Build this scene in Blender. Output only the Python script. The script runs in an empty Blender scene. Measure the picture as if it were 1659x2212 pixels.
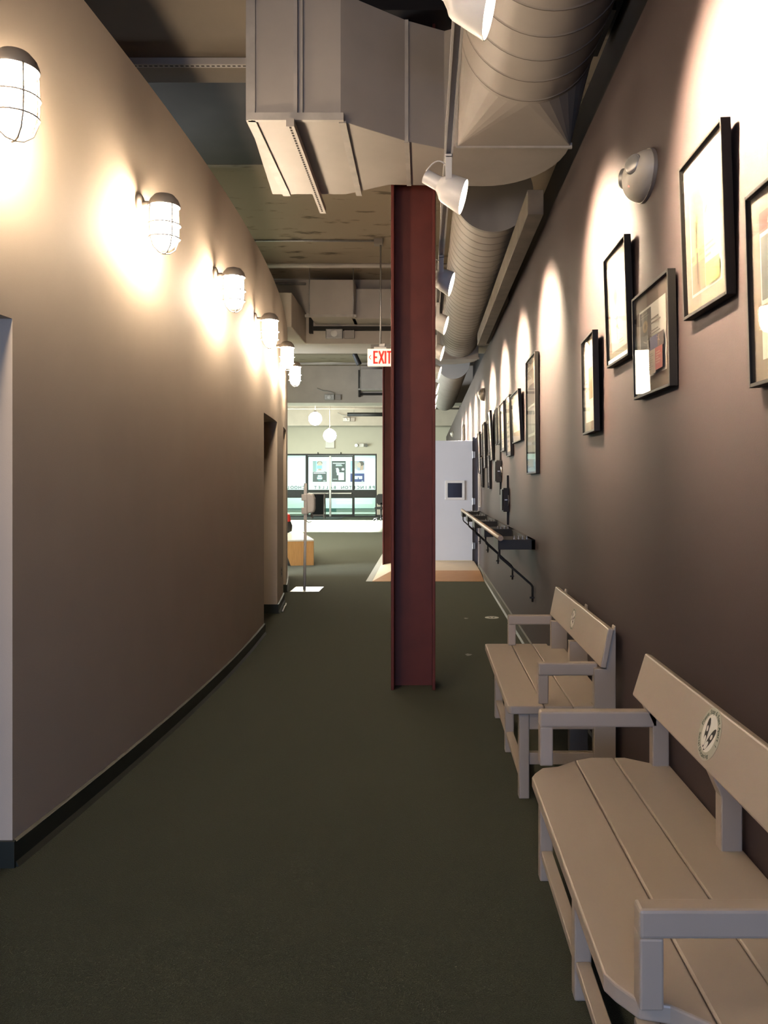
import bpy, bmesh, math, random
from mathutils import Matrix, Vector
random.seed(7)
S = bpy.context.scene
COL = S.collection
R = math.radians

# ------------------------------------------------------------------ camera, world, lights, exposure
cam_d = bpy.data.cameras.new('camera'); cam = bpy.data.objects.new('camera', cam_d); COL.objects.link(cam)
cam.location = (0, 0, 1.45); cam.rotation_euler = (R(90), 0, 0)
cam_d.sensor_fit = 'AUTO'; cam_d.sensor_width = 36.0; cam_d.lens = 36.0 * 1750 / 2212
cam_d.shift_x = -(918 - 829.5) / 2212; cam_d.shift_y = -(1106 - 1043) / 2212
cam_d.clip_start = 0.05; cam_d.clip_end = 200
S.camera = cam
W = bpy.data.worlds.new('world'); S.world = W; W.use_nodes = True
W.node_tree.nodes['Background'].inputs[0].default_value = (0.6, 0.75, 1, 1)
W.node_tree.nodes['Background'].inputs[1].default_value = 0.05
S.view_settings.view_transform = 'Standard'; S.view_settings.look = 'None'
S.view_settings.exposure = 0.0; S.view_settings.gamma = 1.0; S.view_settings.use_curve_mapping = False
S.cycles.max_bounces = 8; S.cycles.diffuse_bounces = 5; S.cycles.glossy_bounces = 3
S.cycles.transparent_max_bounces = 12; S.cycles.sample_clamp_indirect = 4.0
S.cycles.caustics_reflective = False; S.cycles.caustics_refractive = False

def area(name, loc, rot, sx, sy, power, color, spread=180):
    d = bpy.data.lights.new(name, 'AREA'); d.shape = 'RECTANGLE'; d.size = sx; d.size_y = sy
    d.energy = power; d.color = color; d.spread = R(spread)
    o = bpy.data.objects.new(name, d); COL.objects.link(o); o.location = loc; o.rotation_euler = rot
    return o
# daylight through the window behind the camera
area('daylight_back', (-0.75, -4.46, 1.45), (R(70), 0, 0), 2.3, 2.2, 100, (0.48, 0.63, 1.0), 120)
# daylight through the lobby windows on the left
area('daylight_lobby', (-9.08, 27.6, 1.7), (0, R(-80), 0), 2.8, 7.6, 900, (0.86, 1.0, 0.95), 150)
area('daylight_side', (-9.08, 11.0, 1.9), (0, R(-88), 0), 2.0, 5.0, 1500, (0.80, 0.88, 1.0), 150)
sd = bpy.data.lights.new('sun', 'SUN'); sd.energy = 270; sd.angle = R(1.5); sd.color = (0.94, 1.0, 0.97)
sun = bpy.data.objects.new('sun', sd); COL.objects.link(sun)
sun.rotation_euler = Vector((1, -0.03, -0.46)).to_track_quat('-Z', 'Y').to_euler()
# unseen warm panel added to brighten the lobby floor
area('lobby_fill', (-3.9, 18.5, 3.7), (0, 0, 0), 3.6, 8.0, 1300, (1.0, 0.86, 0.66))
# corridor ceiling lighting beyond the glass doors
area('corridor_panel', (-4.6, 36.3, 2.95), (0, 0, 0), 5.5, 1.6, 430, (0.86, 1.0, 0.96))

# ------------------------------------------------------------------ materials
def mat(name, col, rough=0.6, metal=0.0, var=0.0, scale=8.0, bump=0.0, stretch=(1, 1, 1), spec=0.5, col2=None, detail=6.0, lo=0.35, hi=0.7, bscale=None):
    m = bpy.data.materials.new(name); m.use_nodes = True
    nt = m.node_tree; b = nt.nodes['Principled BSDF']
    b.inputs['Roughness'].default_value = rough; b.inputs['Metallic'].default_value = metal
    b.inputs['Specular IOR Level'].default_value = spec
    b.inputs['Base Color'].default_value = (*col, 1)
    if var or col2 or bump:
        tc = nt.nodes.new('ShaderNodeTexCoord'); mp = nt.nodes.new('ShaderNodeMapping')
        mp.inputs['Scale'].default_value = stretch
        nt.links.new(tc.outputs['Object'], mp.inputs[0])
        nz = nt.nodes.new('ShaderNodeTexNoise'); nz.inputs['Scale'].default_value = scale; nz.inputs['Detail'].default_value = detail
        nt.links.new(mp.outputs[0], nz.inputs['Vector'])
        if var or col2:
            cr = nt.nodes.new('ShaderNodeValToRGB')
            c2 = col2 or tuple(c * (1 - var) for c in col)
            cr.color_ramp.elements[0].position = lo; cr.color_ramp.elements[1].position = hi
            cr.color_ramp.elements[0].color = (*c2, 1); cr.color_ramp.elements[1].color = (*col, 1)
            nt.links.new(nz.outputs[0], cr.inputs[0]); nt.links.new(cr.outputs[0], b.inputs['Base Color'])
        if bump:
            n2 = nz
            if bscale:
                n2 = nt.nodes.new('ShaderNodeTexNoise'); n2.inputs['Scale'].default_value = bscale; n2.inputs['Detail'].default_value = 3
                nt.links.new(mp.outputs[0], n2.inputs['Vector'])
            bp = nt.nodes.new('ShaderNodeBump'); bp.inputs['Strength'].default_value = bump; bp.inputs['Distance'].default_value = 0.01
            nt.links.new(n2.outputs[0], bp.inputs['Height']); nt.links.new(bp.outputs[0], b.inputs['Normal'])
    return m
def glow(name, col, strength):
    m = bpy.data.materials.new(name); m.use_nodes = True; b = m.node_tree.nodes['Principled BSDF']
    b.inputs['Base Color'].default_value = (0.8, 0.8, 0.8, 1)
    b.inputs['Emission Color'].default_value = (*col, 1); b.inputs['Emission Strength'].default_value = strength
    return m
def glassy(name, tint=(1, 1, 1), rough=0.02, ior=1.45, coat=1.0):
    m = bpy.data.materials.new(name); m.use_nodes = True; nt = m.node_tree
    for n in list(nt.nodes):
        if n.type != 'OUTPUT_MATERIAL': nt.nodes.remove(n)
    out = [n for n in nt.nodes if n.type == 'OUTPUT_MATERIAL'][0]
    t = nt.nodes.new('ShaderNodeBsdfTransparent'); t.inputs[0].default_value = (*tint, 1)
    g = nt.nodes.new('ShaderNodeBsdfGlossy'); g.inputs['Roughness'].default_value = rough
    lw = nt.nodes.new('ShaderNodeLayerWeight'); f0 = ((ior - 1) / (ior + 1)) ** 2
    pw = nt.nodes.new('ShaderNodeMath'); pw.operation = 'POWER'; pw.inputs[1].default_value = 5
    f = nt.nodes.new('ShaderNodeMath'); f.operation = 'MULTIPLY_ADD'; f.inputs[1].default_value = (1 - f0) * coat; f.inputs[2].default_value = f0 * coat
    nt.links.new(lw.outputs['Facing'], pw.inputs[0]); nt.links.new(pw.outputs[0], f.inputs[0])
    mx = nt.nodes.new('ShaderNodeMixShader')
    nt.links.new(f.outputs[0], mx.inputs[0]); nt.links.new(t.outputs[0], mx.inputs[1]); nt.links.new(g.outputs[0], mx.inputs[2])
    nt.links.new(mx.outputs[0], out.inputs[0])
    return m
_flat = {}
def flat(c, rough=0.6):
    k = (tuple(round(x, 3) for x in c), rough)
    if k not in _flat: _flat[k] = mat('print_ink', c, rough, var=0.04, scale=30)
    return _flat[k]

M_carpet = mat('green_carpet', (0.039, 0.046, 0.033), 1.0, var=0.45, scale=260, bump=0.5, spec=0.1, detail=2)
cb = M_carpet.node_tree.nodes['Principled BSDF']; cb.inputs['Sheen Weight'].default_value = 0.17; cb.inputs['Sheen Roughness'].default_value = 0.5; cb.inputs['Sheen Tint'].default_value = (0.55, 0.55, 0.40, 1)
M_taupe = mat('taupe_paint', (0.62, 0.525, 0.425), 0.7, var=0.05, scale=3, bump=0.06, bscale=220, spec=0.25)
M_plum = mat('plum_paint', (0.041, 0.0285, 0.0282), 0.62, var=0.08, scale=2.5, bump=0.05, bscale=200, spec=0.3)
M_cream = mat('cream_paint', (0.60, 0.56, 0.46), 0.7, var=0.04, scale=2)
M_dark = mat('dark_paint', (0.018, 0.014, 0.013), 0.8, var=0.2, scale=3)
M_deck = mat('board_formed_concrete', (0.36, 0.30, 0.225), 0.9, scale=2.6, stretch=(1, 2.6, 1), col2=(0.13, 0.105, 0.075), detail=11, lo=0.31, hi=0.41, bump=0.35)
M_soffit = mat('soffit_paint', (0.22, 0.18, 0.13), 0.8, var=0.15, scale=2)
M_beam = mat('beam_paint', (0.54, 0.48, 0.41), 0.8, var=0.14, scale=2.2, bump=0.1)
M_duct = mat('duct_paint', (0.42, 0.38, 0.335), 0.5, var=0.12, scale=2.5, bump=0.08)
M_ductdark = mat('duct_grey', (0.30, 0.28, 0.26), 0.6, var=0.1, scale=3)
M_line = mat('seam_line', (0.16, 0.14, 0.12), 0.7, var=.2, scale=9)
M_seam = mat('duct_seam', (0.45, 0.42, 0.38), 0.5, var=0.2, scale=9)
M_slot = mat('slot_black', (0.02, 0.018, 0.016), 0.9)
M_white = mat('white_enamel', (0.72, 0.70, 0.67), 0.35, var=0.03, scale=6)
M_ivory = mat('ivory_plastic', (0.42, 0.385, 0.33), 0.45, var=.03)
M_red = mat('oxide_red_steel', (0.118, 0.024, 0.016), 0.55, var=0.22, scale=5, bump=0.08, spec=0.3)
M_black = mat('black_steel', (0.010, 0.010, 0.011), 0.55, var=0.2, scale=12)
M_frame = mat('black_frame', (0.010, 0.009, 0.008), 0.45, var=0.2, scale=14, spec=.25)
M_mat = mat('grey_mat_board', (0.095, 0.075, 0.058), 0.8, var=0.05, scale=40)
M_bench = mat('bench_paint', (0.405, 0.340, 0.272), 0.45, var=0.05, scale=5, bump=0.05, bscale=60, stretch=(1, 0.3, 1))
M_base = mat('dark_green_vinyl', (0.022, 0.028, 0.022), 0.5, var=0.15, scale=6)
M_baser = mat('olive_vinyl', (0.075, 0.072, 0.048), 0.5, var=0.15, scale=6)
M_wood = mat('orange_plywood', (0.42, 0.215, 0.085), 0.5, scale=7, stretch=(1, 8, 1), col2=(0.34, 0.165, 0.06))
M_pale = mat('pale_plywood', (0.56, 0.44, 0.30), 0.5, scale=7, stretch=(1, 8, 1), col2=(0.48, 0.37, 0.245))
M_desk = mat('desk_veneer', (0.50, 0.26, 0.085), 0.45, scale=6, stretch=(8, 8, 1), col2=(0.42, 0.21, 0.065))
M_rail = mat('oak_rail', (0.40, 0.30, 0.21), 0.4, scale=9, stretch=(8, 1, 8), col2=(0.33, 0.245, 0.17))
M_doorw = mat('white_door_paint', (0.64, 0.65, 0.69), 0.45, var=0.03, scale=3)
M_jamb = mat('slate_jamb', (0.07, 0.072, 0.10), 0.5, var=0.1, scale=5)
M_steel = mat('brushed_steel', (0.55, 0.54, 0.52), 0.3, 0.9, var=0.1, scale=20)
M_zinc = mat('zinc', (0.42, 0.41, 0.39), 0.4, 0.6, var=0.15, scale=18)
M_bronze = mat('dark_bronze', (0.016, 0.018, 0.018), 0.4, 0.3, var=0.2, scale=10)
M_glass = glassy('picture_glass', (1, 1, 1), 0.015, 1.45, 0.4)
M_pane = glassy('storefront_glass', (0.90, 0.98, 0.95), 0.01)
M_lens = glassy('lens', (0.9, 0.9, 0.9), 0.05, 1.7)
M_jar = glow('lit_frosted_jar', (1.0, 0.79, 0.57), 180)
M_lamp = glow('lit_lamp_face', (1.0, 0.83, 0.60), 28)
M_globe = glow('lit_globe', (1.0, 0.93, 0.78), 80)
M_exit = glow('lit_exit_face', (1.0, 0.84, 0.60), 0.75)
M_exitred = glow('lit_exit_letters', (0.95, 0.05, 0.03), 0.6)
M_exitred.node_tree.nodes['Principled BSDF'].inputs['Base Color'].default_value = (0.7, 0.03, 0.02, 1)
M_led = glow('red_led', (1, 0.1, 0.05), 3)
M_cwall = mat('corridor_paint', (0.66, 0.74, 0.70), 0.6, var=0.03, scale=2)
M_hood = mat('hood_grey', (0.30, 0.27, 0.24), 0.4, 0.4, var=0.1, scale=10)

# ------------------------------------------------------------------ mesh helpers
def text_geo(s, size, bold=0.0, align='CENTER'):
    c = bpy.data.curves.new('t', 'FONT'); c.body = s; c.size = size; c.offset = bold; c.align_x = align; c.align_y = 'CENTER'
    c.resolution_u = 3
    o = bpy.data.objects.new('t', c); COL.objects.link(o)
    dg = bpy.context.evaluated_depsgraph_get(); me = bpy.data.meshes.new_from_object(o.evaluated_get(dg))
    v = [tuple(x.co) for x in me.vertices]; f = [tuple(p.vertices) for p in me.polygons]
    bpy.data.objects.remove(o); bpy.data.meshes.remove(me); bpy.data.curves.remove(c)
    return v, f
class MB:
    def __init__(self): self.v = []; self.f = []; self.mi = []; self.sm = []
    def add(self, vs, fs, mi=0, M=None, smooth=False):
        n = len(self.v)
        if M is not None: vs = [tuple(M @ Vector(p)) for p in vs]
        self.v += [tuple(p) for p in vs]
        for f in fs: self.f.append(tuple(i + n for i in f)); self.mi.append(mi); self.sm.append(smooth)
        return self
    def box(self, x0, x1, y0, y1, z0, z1, mi=0, M=None):
        v = [(x0, y0, z0), (x1, y0, z0), (x1, y1, z0), (x0, y1, z0), (x0, y0, z1), (x1, y0, z1), (x1, y1, z1), (x0, y1, z1)]
        return self.add(v, [(3, 2, 1, 0), (4, 5, 6, 7), (0, 1, 5, 4), (1, 2, 6, 5), (2, 3, 7, 6), (3, 0, 4, 7)], mi, M)
    def prism(self, poly, a, b, axis='z', mi=0, M=None):
        n = len(poly)
        if axis == 'z': v = [(x, y, a) for x, y in poly] + [(x, y, b) for x, y in poly]
        elif axis == 'y': v = [(x, a, z) for x, z in poly] + [(x, b, z) for x, z in poly]
        else: v = [(a, y, z) for y, z in poly] + [(b, y, z) for y, z in poly]
        f = [tuple(range(n))[::-1], tuple(range(n, 2 * n))] + [(i, (i + 1) % n, n + (i + 1) % n, n + i) for i in range(n)]
        return self.add(v, f, mi, M)
    def lathe(self, prof, seg=24, M=None, mi=0, caps=True, smooth=True):   # prof [(r, h)] round local z
        v = []; f = []; P0 = list(prof); prof = [P0[0]]
        for i in range(1, len(P0)):          # split sharp rings so the shading stays crisp
            prof.append(P0[i])
            if i < len(P0) - 1:
                a = math.atan2(P0[i][1] - P0[i - 1][1], P0[i][0] - P0[i - 1][0]); b = math.atan2(P0[i + 1][1] - P0[i][1], P0[i + 1][0] - P0[i][0])
                if abs((b - a + math.pi) % (2 * math.pi) - math.pi) > R(38): prof.append(P0[i])
        for r, h in prof:
            for k in range(seg):
                a = 2 * math.pi * k / seg; v.append((r * math.cos(a), r * math.sin(a), h))
        for i in range(len(prof) - 1):
            if prof[i] == prof[i + 1]: continue
            for k in range(seg):
                k2 = (k + 1) % seg; f.append((i * seg + k, i * seg + k2, (i + 1) * seg + k2, (i + 1) * seg + k))
        self.add(v, f, mi, M, smooth)
        if caps:
            for i in (0, len(prof) - 1):
                if prof[i][0] > 1e-6:
                    ring = [(prof[i][0] * math.cos(2 * math.pi * k / seg), prof[i][0] * math.sin(2 * math.pi * k / seg), prof[i][1]) for k in range(seg)]
                    idx = tuple(range(seg)); self.add(ring, [idx[::-1] if i == 0 else idx], mi, M)
        return self
    def tube(self, pts, r, seg=8, mi=0, closed=False, M=None):
        pts = [Vector(p) for p in pts]; n = len(pts); v = []; f = []
        up = None
        for i, p in enumerate(pts):
            if closed: d = pts[(i + 1) % n] - pts[i - 1]
            else: d = pts[min(i + 1, n - 1)] - pts[max(i - 1, 0)]
            d.normalize()
            if up is None:
                up = Vector((0, 0, 1)) if abs(d.z) < 0.9 else Vector((1, 0, 0))
            a = d.cross(up)
            if a.length < 1e-4: a = d.cross(Vector((0.3, 1, 0.2)))
            a.normalize(); b = a.cross(d); up = b
            for k in range(seg):
                t = 2 * math.pi * k / seg; v.append(tuple(p + (a * math.cos(t) + b * math.sin(t)) * r))
        m = n if closed else n - 1
        for i in range(m):
            j = (i + 1) % n
            for k in range(seg):
                k2 = (k + 1) % seg; f.append((i * seg + k, i * seg + k2, j * seg + k2, j * seg + k))
        if not closed: f += [tuple(range(seg))[::-1], tuple(range((n - 1) * seg, n * seg))]
        return self.add(v, f, mi, M, True)
    def quad(self, pts, mi=0, M=None): return self.add(pts, [tuple(range(len(pts)))], mi, M)
    def ell(self, cx, cy, rx, ry, z, mi=0, M=None, seg=20, rot=0):
        ca, sa = math.cos(rot), math.sin(rot); p = []
        for k in range(seg):
            t = 2 * math.pi * k / seg; a, b = rx * math.cos(t), ry * math.sin(t)
            p.append((cx + a * ca - b * sa, cy + a * sa + b * ca, z))
        return self.quad(p, mi, M)
    def dome(self, rx, ry, rz, M=None, mi=0, seg=24, rings=8):    # half ellipsoid towards +z
        v = []; f = []
        for i in range(rings):
            t = (math.pi / 2) * i / rings
            for k in range(seg):
                a = 2 * math.pi * k / seg; v.append((rx * math.cos(t) * math.cos(a), ry * math.cos(t) * math.sin(a), rz * math.sin(t)))
        v.append((0, 0, rz))
        for i in range(rings - 1):
            for k in range(seg):
                k2 = (k + 1) % seg; f.append((i * seg + k, i * seg + k2, (i + 1) * seg + k2, (i + 1) * seg + k))
        for k in range(seg): f.append(((rings - 1) * seg + k, (rings - 1) * seg + (k + 1) % seg, rings * seg))
        self.add(v, f, mi, M, True)
        return self.quad([v[k] for k in range(seg)][::-1], mi, M)
    def text(self, s, size, M, mi=0, bold=0.0):
        v, f = text_geo(s, size, bold); return self.add(v, f, mi, M)
ORG = {}
def obj(name, mb, mats, parent=None, bevel=0.0, origin=None):
    me = bpy.data.meshes.new(name)
    org = Vector(ORG.get(parent.name, (0, 0, 0))) if parent else Vector(origin or (0, 0, 0))
    me.from_pydata([tuple(Vector(p) - org) for p in mb.v], [], mb.f)
    for m in (mats if isinstance(mats, (list, tuple)) else [mats]): me.materials.append(m)
    for i, p in enumerate(me.polygons): p.material_index = mb.mi[i]; p.use_smooth = mb.sm[i]
    me.update()
    o = bpy.data.objects.new(name, me); COL.objects.link(o)
    if parent: o.parent = parent; ORG[o.name] = tuple(org)
    else: o.location = org; ORG[o.name] = tuple(org)
    if bevel:
        b = o.modifiers.new('bevel', 'BEVEL'); b.width = bevel; b.segments = 2; b.limit_method = 'ANGLE'; b.angle_limit = R(40)
    return o
def tag(o, label=None, cat=None, group=None, kind=None):
    if label: o['label'] = label
    if cat: o['category'] = cat
    if group: o['group'] = group
    if kind: o['kind'] = kind
    return o
def thing(name, label, cat, loc=(0, 0, 0), group=None, world=True):
    o = bpy.data.objects.new(name, None); COL.objects.link(o); o.location = loc; o.empty_display_size = 0.1
    ORG[o.name] = tuple(loc) if world else (0, 0, 0)
    return tag(o, label, cat, group)
def struct_root(name, loc=(0, 0, 0)):
    o = bpy.data.objects.new(name, None); COL.objects.link(o); o.location = loc; ORG[o.name] = tuple(loc); o['kind'] = 'structure'; return o
def struct(name, mb, m, parent=None, bevel=0.0):
    o = obj(name, mb, m, parent, bevel)
    if not parent: o['kind'] = 'structure'
    return o
def dup(o, loc=None, mw=None, label=None, group=None):
    r = o.copy(); COL.objects.link(r)
    if loc is not None: r.location = loc
    if mw is not None: r.matrix_world = mw
    if label: r['label'] = label
    if group: r['group'] = group
    for ch in list(o.children):
        c = ch.copy(); COL.objects.link(c); c.parent = r
        for g in list(ch.children):
            d = g.copy(); COL.objects.link(d); d.parent = c
    return r
def axis_matrix(loc, zdir, up=(0, 0, 1)):     # local z -> zdir
    z = Vector(zdir).normalized(); x = Vector(up).cross(z)
    if x.length < 1e-4: x = Vector((1, 0, 0))
    x.normalize(); y = z.cross(x)
    return Matrix.Translation(loc) @ Matrix((x, y, z)).transposed().to_4x4()

# ------------------------------------------------------------------ room shell
H = 4.80; XW = 0.90
def XL(y): return -1.48 - (y - 5.5) ** 2 / 76.0
def NL(y):
    s = -(y - 5.5) / 38.0; return Vector((1, -s, 0)).normalized()   # wall normal into the hall
struct('floor', MB().box(-9.2, 1.5, -4.7, 38.1, -0.1, 0), M_carpet)
struct('ceiling', MB().box(-9.2, 1.5, -4.7, 34.45, H, H + 0.15), M_deck)

OPEN = [(1.85, 3.06, 2.07), (7.79, 9.0, 2.125), (9.95, 10.75, 2.14)]
TOPL = 3.61; TH = 0.45
def left_wall():
    ys = [-4.6]
    while ys[-1] < 12.5: ys.append(ys[-1] + 0.25)
    for a, b, _ in OPEN: ys = [y for y in ys if min(abs(y - a), abs(y - b)) > 0.06]; ys += [a, b]
    ys = sorted(ys); m = MB()
    for ya, yb in zip(ys[:-1], ys[1:]):
        z0 = 0
        for a, b, h in OPEN:
            if ya >= a - 1e-6 and yb <= b + 1e-6: z0 = h
        xa, xb = XL(ya), XL(yb)
        m.add([(xa, ya, z0), (xb, yb, z0), (xb, yb, TOPL), (xa, ya, TOPL)], [(3, 2, 1, 0)], smooth=True)
        m.quad([(xa - TH, ya, z0), (xb - TH, yb, z0), (xb - TH, yb, TOPL), (xa - TH, ya, TOPL)])
        m.quad([(xa, ya, TOPL), (xb, yb, TOPL), (xb - TH, yb, TOPL), (xa - TH, ya, TOPL)])
        if z0: m.quad([(xa, ya, z0), (xb, yb, z0), (xb - TH, yb, z0), (xa - TH, ya, z0)])
    for a, b, h in OPEN:
        for y in (a, b): m.quad([(XL(y), y, 0), (XL(y) - TH, y, 0), (XL(y) - TH, y, h), (XL(y), y, h)])
    for y in (ys[0], ys[-1]): m.quad([(XL(y), y, 0), (XL(y) - TH, y, 0), (XL(y) - TH, y, TOPL), (XL(y), y, TOPL)])
    o = struct('wall_left', m, M_taupe)
    bm = bmesh.new(); bm.from_mesh(o.data); bmesh.ops.remove_doubles(bm, verts=bm.verts, dist=1e-5)
    bmesh.ops.recalc_face_normals(bm, faces=bm.faces)
    for e in bm.edges:
        if len(e.link_faces) == 2 and e.calc_face_angle(0) > R(30): e.smooth = False
    bm.to_mesh(o.data); bm.free()
left_wall()
def left_base():
    m = MB(); ys = [-4.6 + 0.25 * i for i in range(69)]
    for a, b, _ in OPEN: ys = [y for y in ys if min(abs(y - a), abs(y - b)) > 0.03] + [a, b]
    ys = sorted(ys); t = 0.014
    for ya, yb in zip(ys[:-1], ys[1:]):
        if any(ya >= a - 1e-6 and yb <= b + 1e-6 for a, b, _ in OPEN): continue
        xa, xb = XL(ya), XL(yb)
        v = [(xa, ya, 0), (xb, yb, 0), (xb, yb, .10), (xa, ya, .10), (xa + t + .012, ya, 0), (xb + t + .012, yb, 0), (xb + t, yb, .02), (xa + t, ya, .02), (xb + t, yb, .094), (xa + t, ya, .094)]
        m.add(v, [(4, 5, 6, 7), (7, 6, 8, 9), (9, 8, 2, 3), (0, 4, 7, 9, 3), (1, 2, 8, 6, 5)])
    for a, b, _ in OPEN:
        m.box(XL(b) - TH + .01, XL(b) + .014, b - .014, b + 0.001, 0, .10)
        m.box(XL(a) - TH + .01, XL(a) + .014, a - .001, a + .014, 0, .10)
    struct('baseboard_left', m, M_base)
left_base()
# closed doors at the back of the left openings
for i, (a, b, h) in enumerate(OPEN):
    rt = struct_root('door_%d' % (i + 2), (XL((a + b) / 2) - TH, (a + b) / 2, 0))
    x = min(XL(a), XL(b)) - TH
    struct('door_leaf', MB().box(x - .05, x - .004, a - .05, b + .05, 0.0, h + .05), M_dark, rt)
    k = struct('door_handle', MB().tube([(x - .004, a + .12, 1.0), (x + .05, a + .12, 1.0), (x + .05, a + .22, 1.0)], .01), M_steel, rt)

# right wall with the door opening
DY0, DY1, DZ = 13.50, 14.46, 2.24; RT = 3.40
m = MB()
m.box(XW, XW + .16, -4.6, DY0, 0, RT); m.box(XW, XW + .16, DY1, 34.3, 0, RT); m.box(XW, XW + .16, DY0, DY1, DZ, RT)
struct('wall_right', m, M_plum)
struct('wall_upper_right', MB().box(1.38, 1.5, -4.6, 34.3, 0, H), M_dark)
m = MB()
for a, b in ((-4.6, DY0 - .06), (16.85, 34.3)):
    m.prism([(XW, 0), (XW - .026, 0), (XW - .014, .02), (XW - .014, .094), (XW, .10)], a, b, 'y')
struct('baseboard_right', m, M_baser)
# back wall with a window opening behind the camera
m = MB(); bx0, bx1, bz0, bz1 = -1.9, 0.4, .35, 2.55
m.box(-9.2, bx0, -4.7, -4.6, 0, H); m.box(bx1, 1.5, -4.7, -4.6, 0, H); m.box(bx0, bx1, -4.7, -4.6, 0, bz0); m.box(bx0, bx1, -4.7, -4.6, bz1, H)
struct('wall_back', m, M_cream)
m = MB(); m.box(-9.2, -9.0, -4.6, 8.5, 0, H); m.box(-9.2, -9.0, 13.5, 24.1, 0, H); m.box(-9.2, -9.0, 8.5, 13.5, 0, .9); m.box(-9.2, -9.0, 8.5, 13.5, 2.9, H); m.box(-9.2, -9.0, 31.6, 38.1, 0, H); m.box(-9.2, -9.0, 24.1, 31.6, 3.55, H)
struct('wall_outer_left', m, M_cream)
# far wall with the glazed entrance
FY = 34.3
m = MB(); m.box(-9.0, -7.1, FY, FY + .14, 0, H); m.box(-2.04, XW + .6, FY, FY + .14, 0, H); m.box(-7.1, -2.04, FY, FY + .14, 2.68, H)
struct('wall_far', m, M_cream)
struct('baseboard_far', MB().box(-2.04, XW, FY - .014, FY, 0, .10), M_base)
m = MB().box(-9.0, -2.45, -4.6, 8.4, 3.35, 3.45).box(-9.0, XL(8.3) - TH, 8.3, 8.4, 0, 3.4)  # unseen ceiling and partitions added to keep window light off the hall ceiling
m.box(-3.3, -3.2, 8.4, 13.3, 2.9, H)
struct('wall_light_block', m, M_cream)
struct('trim_9', MB().box(-8.9, -.75, 5.80, 8.27, 4.70, H + .01), mat('deck_shade', (.032, .027, .022), .6, var=.3, scale=3))  # dark panel added so its colour carries the shade of this ceiling bay
struct('trim_8', MB().box(-.45, 1.3, 5.5, 6.1, 4.66, H + .01), M_dark)
struct('wall_corridor', MB().box(-9.2, 1.5, 37.9, 38.1, 0, 3.2), M_cwall)
struct('baseboard_corridor', MB().box(-9.0, 1.5, 37.88, 37.9, 0.10, .26), mat('corridor_green_base', (.04, .10, .085), .5))
struct('ceiling_corridor', MB().box(-9.2, 1.5, FY + .14, 38.1, 3.0, 3.15), M_white)

# concrete girder and cross beams
def beam(n, y0, y1, x0=-9.0, z=3.74): struct('trim_%d' % n, MB().box(x0, 1.38, y0, y1, z, H + .01), M_beam, bevel=.012)
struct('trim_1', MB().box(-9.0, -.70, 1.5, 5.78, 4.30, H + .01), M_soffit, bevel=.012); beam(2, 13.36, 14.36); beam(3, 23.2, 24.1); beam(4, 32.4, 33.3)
struct('trim_5', MB().box(-2.7, -1.96, 11.9, 13.37, 3.74, 4.25), M_beam, bevel=.012)
struct('trim_6', MB().box(-8.9, 1.3, 8.28, 8.46, H - .10, H + .01), M_deck, bevel=.01)

# ------------------------------------------------------------------ steel columns (wide flange)
def column(y0, xl, xr, d, top, base, label):
    t = thing('steel_column', label, 'column', ((xl + xr) / 2, y0 + d / 2, base)); z0 = base
    w = .022
    obj('flange', MB().box(xl, xl + w, y0, y0 + d, z0, top), M_red, t, .004)
    obj('flange', MB().box(xr - w, xr, y0, y0 + d, z0, top), M_red, t, .004)
    obj('web', MB().box(xl + w - .001, xr - w + .001, y0 + d / 2 - .008, y0 + d / 2 + .008, z0, top), M_red, t)
column(5.66, -.238, .073, .30, 4.66, 0, 'tall dark red steel column standing nearest in the middle of the hall')
column(14.20, -.745, -.44, .16, 3.74, .0, 'second dark red steel column behind, standing at the plywood ramp')

# ------------------------------------------------------------------ ducts
def ribbed(y0, y1, cx, cz, r, step, seg=48):
    prof = [(r, y0)]
    y = y0 + step
    while y < y1 - .03:
        prof += [(r, y - .016), (r, y - .007), (r + .003, y - .003), (r + .003, y + .003), (r, y + .007), (r, y + .016)]; y += step
    prof += [(r, y1)]
    return prof, Matrix.Translation((cx, 0, cz)) @ Matrix.Rotation(R(-90), 4, 'X')
DCX, DCZ, DR = .565, 3.88, .365
def round_duct(y0, y1, cx, cz, r, label, cap=True, step=.19):
    t = thing('round_duct', label, 'duct', (cx, y0, cz - r))
    prof, M = ribbed(y0, y1, cx, cz, r, step)
    m = MB().lathe(prof, 56, M, caps=False); y = y0 + step
    while y < y1 - .03:
        m.lathe([(r + .0036, y - .0035), (r + .0036, y + .0035)], 56, M, 1, False); y += step
    obj('spiral_pipe', m, [M_duct, M_line], t)
    if cap:
        obj('end_cap', MB().lathe([(0.001, y0 - .012), (r + .012, y0 - .012), (r + .012, y0 + .03), (r, y0 + .03)], 56, M, caps=False, smooth=False), M_ductdark, t)
    return t
round_duct(-3.6, 4.42, DCX, DCZ, DR, 'large beige spiral duct overhead, nearest of three along the plum wall', False, .21)
round_duct(6.64, 13.35, .56, 3.83, .315, 'beige spiral duct running from the red column to the second duct box', True, .19)
round_duct(16.0, 23.2, .56, 3.83, .315, 'farthest beige spiral duct, beyond the white door, along the plum wall', True, .19)

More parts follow.
